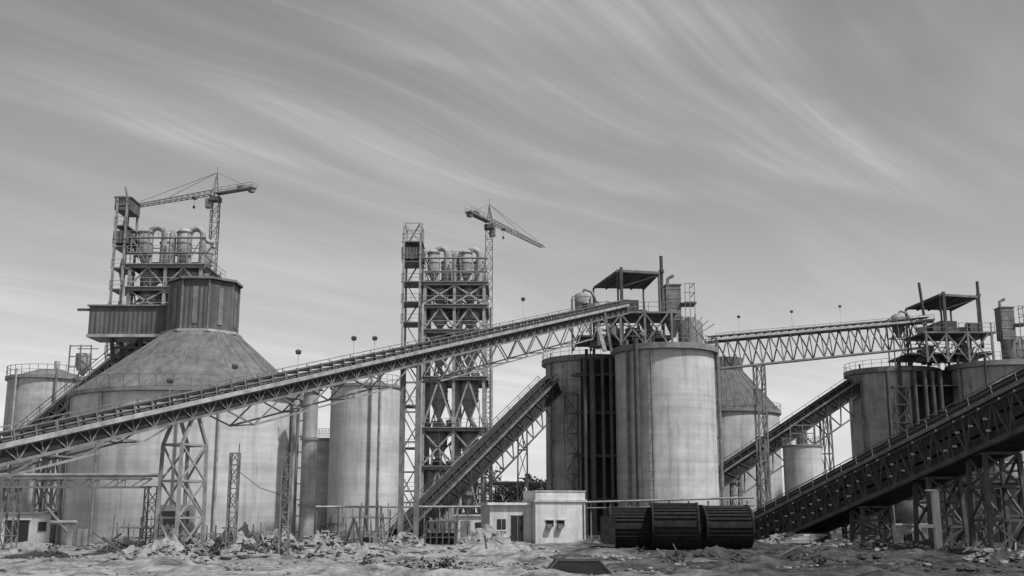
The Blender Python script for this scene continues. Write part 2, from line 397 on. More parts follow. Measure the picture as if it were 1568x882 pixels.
# ------------------------------------------------------------ preheater towers
def cyc(b,x,y,zt,r,hc,hk,m=CYC):
    b.tube([(x,y,zt-hc-hk),(x,y,zt-hc),(x,y,zt),(x,y,zt+.35*r),(x,y,zt+.55*r)],[.25*r,r,r,.75*r,.3*r],m,16)
    ring(b,(x,y),r+.05,zt-.1,.12,STM,14); ring(b,(x,y),r+.05,zt-hc,.12,STM,14); ring(b,(x,y),r+.04,zt-hc*.5,.08,STP,14)
def arc(b,x0,x1,y,z0,zt,r,m):
    c=(x0+x1)/2;w=abs(x1-x0)/2
    pts=[(x0,y,z0),(x0,y,zt-w)]+[(c+(x0-c)*math.cos(t),y,zt-w+w*math.sin(t)) for t in [math.pi*k/8 for k in range(1,8)]]+[(x1,y,zt-w),(x1,y,z0)]
    b.tube(pts,r,m,12)
def preheater(us,u0,u1,Y,vl,vtop,vshaft,D=9,boxtop=False,front=STP):
    b=B(); x0=Xat(u0,Y,500);x1=Xat(u1,Y,500);xs_=Xat(us,Y,500); zl=[Zat(v,Y) for v in vl]; w=x1-x0
    ztop=zl[-1]; xm=(x0+x1)/2; cols=[x0,xm,x1]
    for y in (Y,Y+D/2,Y+D):
        for x in cols:
            if x==xm and y==Y+D/2: continue
            b.beam((x,y,-.2),(x,y,ztop),.36,front)
    prev=0
    for li,z in enumerate(zl):
        b.box((xm,Y+D/2,z),(w+1.0,D+1.0,.12),SLAB)
        for y in (Y,Y+D): b.beam((x0-.5,y,z-.25),(x1+.5,y,z-.25),.25,front,.34)
        for x in cols: b.beam((x,Y,z-.25),(x,Y+D,z-.25),.2,front,.34)
        rail(b,(x0-.5,Y-.45,z+.1),(x1+.5,Y-.45,z+.1),STL,1,.05); rail(b,(x1+.45,Y-.4,z+.1),(x1+.45,Y+D+.4,z+.1),STL,1,.05)
        h=z-prev
        for y in (Y,Y+D):
            for a,c in ((x0,xm),(xm,x1)):
                if h<2.4: continue
                if li%2: b.beam((a,y,prev+.2),(c,y,z-.4),.2,front);b.beam((c,y,prev+.2),(a,y,z-.4),.2,front)
                else: b.beam((a,y,prev+.2),((a+c)/2,y,z-.4),.2,front);b.beam((c,y,prev+.2),((a+c)/2,y,z-.4),.2,front)
        for x in (x0,x1):
            if h>3: b.beam((x,Y,prev+.2),(x,Y+D/2,z-.4),.18,front);b.beam((x,Y+D,prev+.2),(x,Y+D/2,z-.4),.18,front)
        if h>2.3:
            for fx in (.24,.76):
                cyc(b,x0+w*fx,Y+1.9,z-.5,min(1.35,w*.15),h*.36,h*.34)
                b.tube([(x0+w*fx,Y+1.9,z-.5-h*.7),(x0+w*(fx+.1),Y+2.6,prev+.1)],.3,CYC,8)
            b.tube([(xm+.3,Y+2.2,prev),(xm+.3,Y+2.2,z)],.62,CYC,12)
            for _ in range(5):
                sx=random.uniform(.4,1.1); b.box((random.uniform(x0+1,x1-1),Y+random.uniform(2,7),prev+.1+sx*.6),(sx,sx,sx*1.2),random.choice([STM,STL,STP]))
            for _ in range(7):
                q=V((random.uniform(x0+.5,x1-.5),Y+random.uniform(.5,3),prev+.1)); b.tube([q,q+V((random.uniform(-1,1),0,h*.5)),q+V((random.uniform(-1,1),.3,h*.95))],random.uniform(.06,.16),random.choice([STL,STM,CYC]),6)
        prev=z
    zt=Zat(vtop,Y); H=zt-ztop; r=w*.1
    for i,fx in enumerate((.12,.33,.68,.9)):
        y=Y+1.6 if i%2==0 else Y+4.6
        hh=H*(.98 if i%2==0 else .86)
        cyc(b,x0+w*fx,y,ztop+hh-r*.4,r,H*.6,H*.22)
    arc(b,x0+w*.14,x0+w*.34,Y+3,ztop+.5,zt+.5,.38,CYC); arc(b,x0+w*.7,x0+w*.9,Y+3,ztop+.5,zt+.35,.38,CYC)
    b.tube([(x0+w*.5,Y+2,ztop),(x0+w*.5,Y+2,zt-.6),(x0+w*.5,Y+2,zt-.1)],[.42,.42,.15],CYC,10)
    b.tube([(x0+w*.57,Y+3,ztop+H*.2),(x0+w*.57,Y+3,zt+.1)],.2,CYC,8)
    for k,zm in enumerate((ztop+H*.3,ztop+H*.68)):
        for y in(Y-.2,Y+D*.6): b.beam((x0-.4,y,zm),(x1+.4,y,zm),.13,front)
        for x in (x0,x1): b.beam((x,Y-.2,zm),(x,Y+D*.6,zm),.13,STM)
        rail(b,(x0-.4,Y-.3,zm),((x1+.4) if k==0 else x0+w*.6,Y-.3,zm),STP,.8,.045)
        b.box((xm,Y-.1,zm-.05),(w+.8,.5,.07),STM)
    for x in (x0,x0+w*.24,x0+w*.45,x0+w*.6,x0+w*.8,x1): b.beam((x,Y-.2,ztop),(x,Y-.2,ztop+H*random.uniform(.7,.95)),.12,front)
    b.beam((x0,Y-.25,ztop+H*.68),(x0+w*.24,Y-.25,ztop),.1,front);b.beam((x1,Y-.25,ztop+H*.68),(x0+w*.8,Y-.25,ztop),.1,front)
    zs=Zat(vshaft,Y)
    cs=[(xs_,Y-.8),(x0-.6,Y-.8),(x0-.6,Y+3),(xs_,Y+3)]
    for x,y in cs: b.beam((x,y,-.2),(x,y,zs),.26,front)
    k=0;z=2.6
    while z<zs-.2:
        if k%2 or z>ztop-4:
            b.box(((xs_+x0-.6)/2,Y+1.1,z),(x0-.6-xs_+.5,4.0,.12),STM); rail(b,(xs_-.2,Y-1,z),(x0-.4,Y-1,z),STM,1,.05,1)
        e=(xs_+.3,x0-.9) if k%2 else (x0-.9,xs_+.3)
        b.beam((e[0],Y+.6,z),(e[1],Y+.6,z+2.6),.5,STM,.1); k+=1;z+=2.6
    bx=(xs_+x0-.6)/2
    b.box((bx,Y+1,zs-3.9 if not boxtop else zs-4.8),(x0-.6-xs_+.6,3.4,1.5),CORR)
    if boxtop:
        b.box((bx,Y+1,zs-.7),(x0-.6-xs_+.7,3.6,1.5),CORR); b.box((bx,Y+1,zs+.1),(x0-.6-xs_+1,3.8,.12),STM)
    else:
        for i in range(4): b.beam((cs[i][0],cs[i][1],zs),(cs[(i+1)%4][0],cs[(i+1)%4][1],zs),.12,STL)
        b.beam((cs[0][0],cs[0][1],zs),(cs[1][0],cs[1][1],zs-2.6),.1,STL); b.beam((cs[1][0],cs[1][1],zs),(cs[2][0],cs[2][1],zs+.8),.1,STL)
    b.tube([(x1+.9,Y+2,0),(x1+.9,Y+2,zl[-2])],.22,CYC,8)
    b.tube([(x0-.2,Y-1.1,0),(x0-.2,Y-1.1,zl[-2])],.18,STL,8)
    b.build('preheater_tower')
preheater(617,650,741,138,[714,655,577,505,467,432],378,344,front=STF)
preheater(170,193,303,130,[650,560,478,440,405],345,306,boxtop=True,front=STP)
# ------------------------------------------------------------ tower cranes
def crane(um,vj,Y,dirv,Lj,Lc,wz,apex,base=0):
    b=B(); H=Zat(vj,Y);x=Xat(um,Y,vj); d=V(dirv).normalized(); d=V((d.x,d.y,0)).normalized(); c=V((x,Y,0))
    lattice(b,c,c+V((0,0,H-1)),1.0,wz,1.5,.12,.07)
    b.box((x,Y,H-.8),(1.4,1.4,.6),STD); b.box(c+d*1.0+V((0,-.5,H-1.4)),(.9,.9,1.3),STM)
    top=c+V((0,0,H+apex)); s=V((-d.y,d.x,0))
    for k in(-1,1): b.beam(c+s*k*.45+V((0,0,H-.5)),top,.1,wz);b.beam(c+s*k*.35+d*.7+V((0,0,H-.5)),top,.08,wz)
    b.beam(top,top+V((0,0,.9)),.06,wz)
    for i in range(4): b.beam(c+s*.4*(1-i/4)+V((0,0,H+apex*i/4)),c-s*.4*(1-i/4)+V((0,0,H+apex*i/4)),.07,wz)
    z0=V((0,0,H)); z1=V((0,0,H+.7)); n=int(Lj/1.0)
    P=[c+d*(.5+Lj*i/n) for i in range(n+1)]
    for k in(-1,1): b.beam(P[0]+s*k*.35+z0,P[-1]+s*k*.35+z0,.1,wz)
    b.beam(P[0]+z1,P[-1]+z1-V((0,0,.3)),.1,wz)
    for i in range(n):
        m=(P[i]+P[i+1])/2+z1-V((0,0,.3*(i+.5)/n))
        for k in(-1,1): b.beam(P[i]+s*k*.35+z0,m,.06,wz);b.beam(m,P[i+1]+s*k*.35+z0,.06,wz)
        b.beam(P[i]+s*.35+z0,P[i+1]-s*.35+z0,.05,wz)
    for k in(-1,1): b.beam(c+s*k*.45+z0,c-d*Lc+s*k*.45+z0,.14,wz,.2); rail(b,c+s*k*.5+z0,c-d*Lc+s*k*.5+z0,wz,.7,.045,1.2)
    b.beam(c+z0,c-d*Lc+z0,.8,STM,.06)
    b.box(c-d*(Lc-.5)+V((0,0,H-.2)),(.7,.7,.8),STM,math.atan2(d.y,d.x)); b.box(c-d*(Lc*.65)+V((0,0,H+.35)),(.9,.6,.5),STM,math.atan2(d.y,d.x))
    b.beam(top,c+d*Lj*.55+z1,.05,wz);b.beam(top,c+d*Lj*.92+z1,.05,wz);b.beam(top,c-d*(Lc-.6)+z0,.05,wz)
    t=c+d*Lj*.25+z0; b.box(t-V((0,0,.15)),(.6,.6,.2),STD); b.beam(t,t-V((0,0,1.2)),.04,STD); b.box(t-V((0,0,1.4)),(.3,.2,.4),STD)
    b.build('tower_crane')
crane(331,297,150,(-14,7,0),15.8,6.8,STM,3.1)
crane(749,340,158,(7.9,15,0),17.5,6.2,STM,2.7)
# ------------------------------------------------------------ silo clusters
def headhouse(x0,y0,z0,sh=0,name='conveyor_head_house'):
    b=B(); Pz=lambda x,y,z:V((x0+x+(sh if x<1 else 0),y0+y,z0+z))
    b.box(Pz(-3.6,0,3.9),(9.5,7,.2),STM); b.box(Pz(-4.8,1,1.2),(11,8,.2),STD)
    for x in(-8,-5.4,-2.6,0.5):
        for y in(-3.4,3.4):
            b.beam(Pz(x,y,0),Pz(x,y,3.9),.26,STM); b.beam(Pz(x,y,3.9),Pz(x,y,5.2),.14,STM)
    for x in(-8,-5.4,-2.6):
        b.beam(Pz(x,-3.4,.2),Pz(x+2.7,-3.4,3.8),.18,STM);b.beam(Pz(x+2.7,-3.4,.2),Pz(x,-3.4,3.8),.18,STM)
    rail(b,Pz(-8.3,-3.5,4),Pz(.9,-3.5,4),STM,1.1,.06); rail(b,Pz(-8.3,3.5,4),Pz(.9,3.5,4),STM,1.1,.06)
    rail(b,Pz(-9.8,-3.1,1.3),Pz(.5,-3.1,1.3),STM,1.1,.06)
    # lean-to canopy, higher along the front edge
    c=[Pz(-5.6,-2.9,8.9),Pz(-.8,-2.9,8.6),Pz(-1.9,3.2,8.0),Pz(-8.0,3.2,8.1)]
    up=V((0,0,.2)); b.add(c+[q+up for q in c],[(3,2,1,0),(4,5,6,7),(0,1,5,4),(1,2,6,5),(2,3,7,6),(3,0,4,7)],STD)
    for i in range(5):
        t=i/4; b.beam(c[0].lerp(c[1],t)-V((0,0,.1)),c[3].lerp(c[2],t)-V((0,0,.1)),.14,STD)
    b.beam(c[0]+V((-.15,-.08,.05)),c[1]+V((.15,-.08,.05)),.14,STM,.3)
    for i,q in enumerate(c): b.beam(q,V((q.x,q.y,z0+3.9)),.2,STD)
    b.beam(c[0]-V((0,0,2)),c[1]-V((0,0,.2)),.1,STD)
    b.beam(Pz(-5.2,-3.1,0),Pz(-5.2,-3.1,9.3),.36,STD); b.tube([Pz(-.4,-2.5,2),Pz(-.4,-2.5,10.8)],.2,STD,10)
    b.tube([Pz(-.4,-2.5,8.8),Pz(-.4,-2.5,9.1)],.32,STD,10)
    b.box(Pz(-4.2,-.5,5),(2.2,1.8,1.5),STM,.1); b.tube([Pz(-5.6,-1.5,4.9),Pz(-5.6,1.5,4.9)],.7,STD,16)
    b.tube([Pz(-3,0,4.6),Pz(-1,0,1)],.55,STM,10)
    for _ in range(26):
        s=random.uniform(.4,1.3); b.box(Pz(random.uniform(-9,-.5),random.uniform(-2.8,2.5),random.choice([.2,.2,1.3,1.3,4])+s*.5),(s*1.2,s,s),random.choice([STD,STD,STM,STP]),random.random())
    for _ in range(30):
        p=Pz(random.uniform(-9,0),random.uniform(-3.3,-1),random.uniform(.5,3)); b.beam(p,p+V((random.uniform(-2,2),random.uniform(-.5,.5),random.uniform(-1.5,2))),.11,random.choice([STD,STM,STP,STL]))
    x,y=x0+.9,y0-1.8
    b.box((x,y,z0+5.2),(1.7,1.9,4.2),STM); b.tube([(x,y,z0+3.1),(x,y,z0+1.2)],[1.0,.25],STP,4)
    for k in range(4): b.box((x,y,z0+3.5+k*1.1),(1.78,1.98,.08),STP)
    b.box((x+.02,y,z0+7.35),(1.95,2.1,.12),STP); b.tube([(x-.5,y,z0+7.4),(x-.5,y,z0+8.2),(x+.2,y,z0+8.6)],.2,STM,8)
    for k in range(3): b.beam((x+1.3+.55*k,y-1.3,z0+2),(x+1.3+.55*k,y-1.3,z0+7.4),.07,STM)
    for zz in (5.2,6.3,7.4): b.beam((x+1.2,y-1.3,z0+zz),(x+2.5,y-1.3,z0+zz),.07,STM); b.beam((x+2.4,y-1.3,z0+zz),(x+2.4,y+1.3,z0+zz),.07,STM)
    b.box((x+1.7,y,z0+5.1),(1.9,2.6,.1),STM)
    for k in range(4): b.beam((x+1,y-1.2,z0+.3),(x+2.5+k*.7,y-1.2,z0+3.8-k*.4),.1,STM)
    b.tube([(x0+3.6,y0+2.5,z0-.1),(x0+3.6,y0+2.5,z0+3.6),(x0+3.6,y0+2.5,z0+4.3)],[1.5,1.5,.5],STM,24)
    lattice(b,(x0+2.2,y0-2.8,z0),(x0+2.2,y0-2.8,z0+3.4),.8,STM,.8,.08,.05)
    b.beam((x0+2.2,y0-2.8,z0+3.4),(x0+4.9,y0-2.4,z0+.2),.12,STM);b.beam((x0+3.4,y0-3,z0+2),(x0+3.4,y0-3,z0+.1),.1,STM)
    q=Pz(-9.6,2,0)
    b.tube([q+V((0,0,4)),q+V((0,0,5.4)),q+V((0,0,7)),q+V((0,0,7.3))],[.25,.8,.8,.3],STP,14)
    b.tube([q+V((0,0,7)),q+V((.4,0,7.7)),q+V((1.3,0,7.4)),q+V((1.8,0,6))],.18,STP,8)
    for i in(-1,1):
        for j in(-1,1): b.beam(q+V((i*1.1,j*1.1,0)),q+V((i*1.1,j*1.1,6.6)),.13,STM)
    for zz in(4,6.6):
        for i in(-1,1): b.beam(q+V((-1.1,i*1.1,zz)),q+V((1.1,i*1.1,zz)),.1,STM);b.beam(q+V((i*1.1,-1.1,zz)),q+V((i*1.1,1.1,zz)),.1,STM)
    b.beam(q+V((-1.1,-1.1,0)),q+V((1.1,-1.1,4)),.12,STM);b.beam(q+V((1.1,-1.1,0)),q+V((-1.1,-1.1,4)),.12,STM)
    b.build(name)
xr,yr=Xat(1020,130,650),130; zt=Zat(532,128); r=5.85
b=silo('s',xr,yr,r,zt,CON,.7,.5,pipes=((-18,.22,STM),(-128,.3,STD),(-112,.12,STM),(-141,.18,STM)))
for zz in range(3,int(zt),1): b.beam((xr-2.9,yr-5.4,zz),(xr-2.4,yr-5.6,zz),.05,STM)
b.build('cement_silo')
xl,yl=Xat(908,139,650),139.5
b=silo('s',xl,yl,r,zt,CONW,.7,.5,pipes=((-150,.1,STM),(-100,.2,STD),(-92,.12,STD))); b.build('cement_silo')
headhouse(xr,yr,zt)
b=B()
sx=Xat(876,131,680); lattice(b,(sx,131.5,0),(sx,131.5,zt-5),1.5,STD,2.2,.12,.08)
for k in range(7): b.beam((sx-.8,130.9,2.4*k+.3),(sx+.8,130.9,2.4*k+2.6),.4,STD,.1)
for u in (897,909,925,938):
    x=Xat(u,129,680); b.tube([(x,129.6,0),(x,129.6,zt-1)],.22 if u!=909 else .34,STD,8)
for z in (4,9,14,18.5): b.beam((sx,130.8,z),(xr-4,129.4,z),.25,STD); b.box(((sx+xr-4)/2,132,z+.2),(6,3,.12),STD)
b.box(((sx+xr-4)/2+.3,133.4,zt/2),(5.0,.3,zt-1),PNL)  # dark sheet standing in for the shade in the silo gap
b.build('stair_tower')
xr2,yr2=Xat(1533,145,650),145; zt2=Zat(557,143)
b=silo('s',xr2,yr2,r,zt2,CONW,.7,.5,pipes=((-160,.2,STM),(-125,.2,STD))); b.build('cement_silo')
xl2,yl2=Xat(1371,151,650),151
b=silo('s',xl2,yl2,r,zt2,CONW,.7,.5,pipes=((-150,.12,STM),(-100,.25,STD),(-85,.2,STD))); b.build('cement_silo')
headhouse(xr2,yr2,zt2,-2.2)
b=B(); sx=Xat(1385,143,680); lattice(b,(sx,143.5,0),(sx,143.5,zt2-3),1.9,STD,2.4,.14,.1)
for u in (1370,1412,1428,1440,1452):
    x=Xat(u,142,680); b.tube([(x,143,0),(x,143,zt2-1)],.28,STD,8)
for z in (4,9,14,18.5): b.box((xr2-7.6,144.5,z+.2),(8,3,.12),STD)
b.box((xr2-7.6,145.4,zt2/2),(8.6,.3,zt2-1),PNL)  # gap shade of this cluster, painted as a dark sheet behind the pipes
b.tube([W(1412,448,144)-V((0,0,3)),W(1407,433,144)],.2,STD,8)
b.build('stair_tower')
x=Xat(1112,165);z=Zat(632,165);R2=7.9
b=silo('s',x,165,R2,z,CON,.5,.3,False); b.lathe((x,165),[(R2+.2,z),(3,z+6)],CORR,64)
for k in range(28):
    a=2*math.pi*k/28; b.beam((x+(R2+.2)*math.cos(a),165+(R2+.2)*math.sin(a),z+.05),(x+3*math.cos(a),165+3*math.sin(a),z+6.05),.08,STM)
railring(b,(x,165),R2+.3,z,STM,40)
b.lathe((x,165),[(3,z+6),(3,z+8)],CORR,16,False); b.build('clinker_dome_silo')
x=Xat(1229,138);z=Zat(682,138);b=silo('s',x,138,2.35,z,CON,.3,.1,True,40)
for k in range(3): b.beam((x-1.6+k*1.5,137,z),(x-1.6+k*1.5,137,z+2.4),.12,STM)
b.beam((x-1.6,137,z+1.4),(x+1.4,137,z+1.4),.12,STM);b.beam((x-1.6,137,z+2.4),(x+1.4,137,z+2.4),.12,STM)
b.tube([(x,138,z),(x,138,z+1.8)],.7,STM,10); b.build('storage_silo')
b=B();G0=W(1088,523,134);G1=W(1420,493,148)
conveyor(b,G0,G1,2.2,3.4,3.2,STM,STM,STL,br=.13,chord=.2,rh=.8)
p=on(G0,G1,1160);p.z-=3.6; trestle(b,V((p.x,p.y,p.z)),1.0,1.8,STM,1,7,.2,.09)
b.build('belt_conveyor')
for u,v in ((1131,485),(1212,477),(1286,469)):
    p=on(G0,G1,u); lamp(u,v,p.y,p.z+.2)
b=B(); C0=W(606,822,112);C0.z=.4;C1=W(842,583,133); conveyor(b,C0,C1,2.2,1.6,2.2,STD,STD,STM,panel=PNL,rh=.8)
for u in (745,800):
    p=on(C0,C1,u);p.z-=1.6;trestle(b,p,1.0,1.6,STM,1.2,4,.16,.08)
n=7
for i in range(n):
    a=C0.lerp(C1,.5+.5*i/n)-V((0,0,1.8));c=C0.lerp(C1,.5+.5*(i+1)/n)-V((0,0,1.8));m=(a+c)/2-V((-.8,0,2.2))
    b.beam(a,m,.13,STM);b.beam(m,c,.13,STM)
    if i: b.beam(pm,m,.15,STM)
    pm=m
b.build('belt_conveyor')
b=B(); D0=W(1030,772,141);D1=W(1306,586,149); conveyor(b,D0,D1,2.2,1.5,2.2,STD,STD,STM,panel=PNL,rh=.8)
n=9
for i in range(n):
    a=D0.lerp(D1,.3+.7*i/n)-V((0,0,1.8));c=D0.lerp(D1,.3+.7*(i+1)/n)-V((0,0,1.8));m=(a+c)/2-V((-.8,0,2.2))
    b.beam(a,m,.15,STM);b.beam(m,c,.15,STM)
    if i: b.beam(pm,m,.17,STM)
    pm=m
for u in (1125,1165,1262):
    p=on(D0,D1,u);p.z-=1.7;trestle(b,p,1.0,1.6,STM,1.2,3,.18,.09)
b.build('belt_conveyor')
# near right-hand conveyor gallery
b=B(); N0=W(1150,818,104);N0.z=.9;N1=W(1640,570,60)
conveyor(b,N0,N1,2.6,2.3,2.2,STD,STM,STM,panel=None,hood=RUB,chord=.3,br=.16,rh=.85)
d=(N1-N0).normalized(); sd=d.cross(V((0,0,1))).normalized(); up=sd.cross(d)
for s_ in(-1,1):
    for k in range(3):
        b.beam(N0+sd*s_*1.34-up*(.5+.72*k),N1+sd*s_*1.34-up*(.5+.72*k),.05,PNL,.56)
b.beam(N0-up*2.36,N1-up*2.36,2.5,PNL,.05)
L=(N1-N0).length
for i in range(int(L/1.6)):
    p=N0+d*(i*1.6+.4)
    for s_ in(-1,1):
        b.beam(p+sd*s_*1.4,p+sd*s_*1.4-up*2.4,.1,STD)
        for k in range(3):
            if random.random()<.75: b.box(p+sd*s_*1.42-up*(.14+.72*k)+d*random.uniform(.3,1),(.24,.1,.13),WHT)
for u in (1240,1330,1430,1515):
    p=on(N0,N1,u);p.z-=2.5;trestle(b,p,2.0,2.4,STD,1.15,3,.26,.13)
b.build('belt_conveyor')
b=B()
p,q=W(1290,731,88),W(1600,704,80); b.tube([p,q],.13,STL,10); b.tube([p-V((0,0,.6)),q-V((0,0,.6))],.09,STM,8)
for t in (.03,.35,.68,.97):
    c=p.lerp(q,t); lattice(b,(c.x,c.y+.4,0),(c.x,c.y+.4,c.z-.2),.8,STD,1.1,.12,.08)
b.build('pipe_bridge')
b=B()
for u in (1500,1535,1566,1600):
    x=Xat(u,84,780)
    for y in (84,88): b.beam((x,y,0),(x,y,4.6),.2,STD)
for z in (2.2,4.5):
    for y in(84,88): b.beam((Xat(1496,84,780),y,z),(Xat(1606,84,780),y,z),.2,STD)
for u in (1500,1535,1566):
    xa,xb=Xat(u,84,780),Xat(u+33,84,780); b.beam((xa,84,0),(xb,84,2.2),.12,STM);b.beam((xb,84,2.2),(xa,84,4.4),.12,STM)
b.box((Xat(1550,86,780),86,4.7),(6,4.6,.15),STD)
b.box((Xat(1536,90,780),90.5,2.6),(10,.3,5.2),PNL)
b.build('steel_platform')
b=B(); x=Xat(1388,84,790)
for i in(-1,1):
    for j in(-1,1): b.beam((x+i*1.3,84+j,0),(x+i*1.3,84+j,3.2),.18,STM)
b.tube([(x,84,.9),(x,84,2.2),(x,84,3.3)],[.4,1.7,1.7],STP,4); b.box((x,84,1.2),(2.2,1.4,.7),STL); b.beam((x-1.4,83,1.6),(x+1.4,83,1.6),.14,STL)
b.box((x+.4,83,.5),(1.1,.8,.9),STM); b.build('feed_hopper')
b=B(); x=Xat(1434,68,790); b.beam((x,68,0),(x,68,Zat(752,68)),.36,WHT); b.box((x,68,.15),(.9,.9,.3),SLAB); b.box((x-.2,68,Zat(752,68)+.05),(.6,.45,.1),WHT)
b.beam((x,68,1.6),(x-1.1,68,1.6),.2,WHT); b.build('concrete_post')
# ------------------------------------------------------------ white building
b=B(); rot=math.radians(12); fx=V((math.cos(rot),math.sin(rot),0)); fy=V((-fx.y,fx.x,0)); C=W(820,790,91);C.z=0
def bb(x0,x1,y0,y1,z0,z1,m): b.box(C+fx*((x0+x1)/2)+fy*((y0+y1)/2)+V((0,0,(z0+z1)/2)),(x1-x0,y1-y0,z1-z0),m,rot)
wm=4.15; H=Zat(751,91)
bb(0,wm,0,4.5,-.3,H-.9,WHT); bb(-.12,wm+.12,-.12,4.62,H-.9,H-.72,DIRTY_SHADE); bb(0,wm,0,4.5,H-.72,H-.08,WHT); bb(-.06,wm+.06,-.06,4.56,H-.08,H,DIRTY_SHADE)
bb(-3.5,-.003,1.2,5.2,-.3,H-1.15,DIRTY_SHADE); bb(-3.75,-.125,.9,5.4,H-1.15,H-.95,WHT)  # wing's dimmer light is put into its darker wall colour
bb(-1.75,-.75,1.14,1.3,0,2.25,BLK); bb(-1.82,-.68,1.16,1.22,2.25,2.35,WHT); bb(-1.25,-1.2,1.1,1.2,0,2.25,STM)
bb(-2.9,-2.2,1.14,1.3,1.1,1.95,BLK); bb(-3.0,-2.1,1.08,1.22,1.0,1.1,WHT)
bb(-2.58,-2.54,1.1,1.2,1.1,1.95,STL)
for k in(.85,1.75):
    bb(k,k+.65,-.003,.05,1.35,1.85,BLK); bb(k+.02,k+.45,-.38,-.02,1.2,1.55,STM); bb(k-.04,k+.7,-.12,-.0035,1.86,1.93,DIRTY_SHADE)
b.tube([C+fx*(wm-.15)+fy*-.07,C+fx*(wm-.15)+fy*-.07+V((0,0,H-.9))],.05,STM,6)
b.beam(C+fx*1+fy*2+V((0,0,H)),C+fx*1+fy*2+V((0,0,H+1.1)),.05,STM)
b.build('site_office_building')
b=B(); x=Xat(720,100,800); b.box((x,101,1),(2.6,2.4,2.4),WHT); b.box((x,101,2.25),(2.9,2.7,.12),DIRTY_SHADE); b.box((x-.4,99.78,.9),(.8,.06,1.8),STM); b.box((x+.7,99.78,1.4),(.5,.05,.5),BLK); b.build('site_shed')
b=B(); x=Xat(35,88,810); b.box((x,90,1),(4.2,4,2.7),DIRTY_SHADE); b.box((x,90,2.42),(4.5,4.3,.15),SLAB); b.box((x-.4,87.98,.9),(1.7,.06,2.0),BLK)
b.box((x-.4,87.95,1.95),(2,.14,.14),WHT); b.box((x-.4,87.93,.9),(.08,.08,2),STM); b.box((x+1.5,87.97,1.4),(.6,.06,.7),BLK); b.build('concrete_hut')
b=B(); z=Zat(732,70); xa=Xat(-70,70,735);xb=Xat(222,70,735)
for y in(70,71.4):
    b.beam((xa,y,z),(xb,y,z),.14,STM); b.beam((xa,y,z-.55),(xb,y,z-.55),.1,STM)
    n=14
    for i in range(n): a=xa+(xb-xa)*i/n;c=xa+(xb-xa)*(i+1)/n; b.beam((a,y,z-.55),(c,y,z) if i%2 else (a,y,z),.06,STM)
b.tube([(xa,70.7,z+.2),(xb+.6,70.7,z+.2)],.12,STP,8)
for x in (Xat(226,70,790),Xat(8,70,790)): lattice(b,(x,70.7,0),(x,70.7,z-.5),.75,STM,.9,.09,.05)
b.build('pipe_rack')
b=B(); p=W(72,778,80);q=W(104,815,80); b.tube([p,q,V((q.x,80,0))],.12,STM,8); b.tube([W(78,800,80),W(118,800,80)],.15,STP,8)
for u in (108,122,131): x=Xat(u,80,820); b.beam((x,80,0),(x,80,1.3),.22,STP)
b.build('standpipe')
for u,v in ((356,694),(437,694)):
    b=B(); x=Xat(u,58,780); lattice(b,(x,58,0),(x,58,Zat(v,58)),.42,STM,.6,.07,.045); b.box((x,58,.1),(.9,.9,.3),SLAB)
    b.beam((x-.5,58,1.6),(x+.3,58,1.6),.06,STM); b.beam((x+.2,58,3.9),(x+.2,58,Zat(v,58)+.5),.05,STM); b.build('lattice_mast')
b=B(); xa,xb=Xat(360,58,780),Xat(434,58,780); za=Zat(720,58)
b.tube([(xa,58,za),((xa+xb)/2,58,za-.9),(xb,58,za-1.3)],.02,STD,5)
b.build('hanging_cable')
b=B(); z=Zat(776,96)
b.tube([(Xat(478,96,776),96,z),(Xat(752,96,776),96,z)],.09,STL,8)
for u in range(485,750,33): x=Xat(u,96,776); b.beam((x,96.1,0),(x,96.1,z),.1,STM)
b.build('pipeline')
b=B(); z=Zat(769,98)
b.tube([(Xat(897,98,769),98,z),(Xat(1155,98,769),98,z+.4)],.09,STP,8);b.tube([(Xat(897,98,769),98,z-.5),(Xat(1155,98,769),98,z-.3)],.06,STM,8)
for u in range(905,1155,30): x=Xat(u,98,776); b.beam((x,98.15,0),(x,98.15,z+.1),.12,STM)
b.build('pipeline')
def scaffold(u0,u1,Y,h,cols,seed):
    rnd=random.Random(seed); b=B(); xa,xb=Xat(u0,Y,800),Xat(u1,Y,800)
    for k in range(cols):
        x=xa+(xb-xa)*k/(cols-1)
        for y in(Y,Y+1.3): b.beam((x,y,-.1),(x+rnd.uniform(-.15,.15),y,h*rnd.uniform(.75,1.15)),.08,rnd.choice([STM,STP,STD]))
    for z in(h*.35,h*.7):
        for y in(Y,Y+1.3): b.beam((xa-.2,y,z),(xb+.2,y,z+rnd.uniform(-.1,.1)),.07,STM)
    b.box(((xa+xb)/2,Y+.65,h*.7+.08),((xb-xa)*.7,1.1,.06),STP)
    for k in range(cols): x=xa+(xb-xa)*rnd.random(); b.beam((x,Y,0),(x+rnd.uniform(-1.2,1.2),Y+.5,h*.8),.06,STM)
    for k in range(4): b.box((rnd.uniform(xa,xb),Y+rnd.uniform(-.6,1.5),.3),(rnd.uniform(.4,1),.5,.6),rnd.choice([STD,STM,STL]),rnd.random())
    b.build('scaffold')
scaffold(526,594,86,3.0,6,1);scaffold(172,256,77,2.0,6,2);scaffold(268,330,70,1.5,4,3);scaffold(660,700,92,2.6,4,4);scaffold(378,420,72,1.6,4,5);scaffold(488,520,90,2.2,3,6)
b=B(); x=Xat(540,66,830)
for dx in(-.7,.7): b.beam((x+dx,66,0),(x,66.2,2.1),.09,STD); b.beam((x+dx,67,0),(x,66.2,2.1),.09,STD)
b.beam((x-.45,66,.7),(x+.45,66,.7),.07,STD); b.beam((x,66.2,2),(x+2.1,66,.1),.08,STM); b.build('sawhorse_trestle')
b=B(); x0=Xat(650,84,820);x1=Xat(697,84,820)
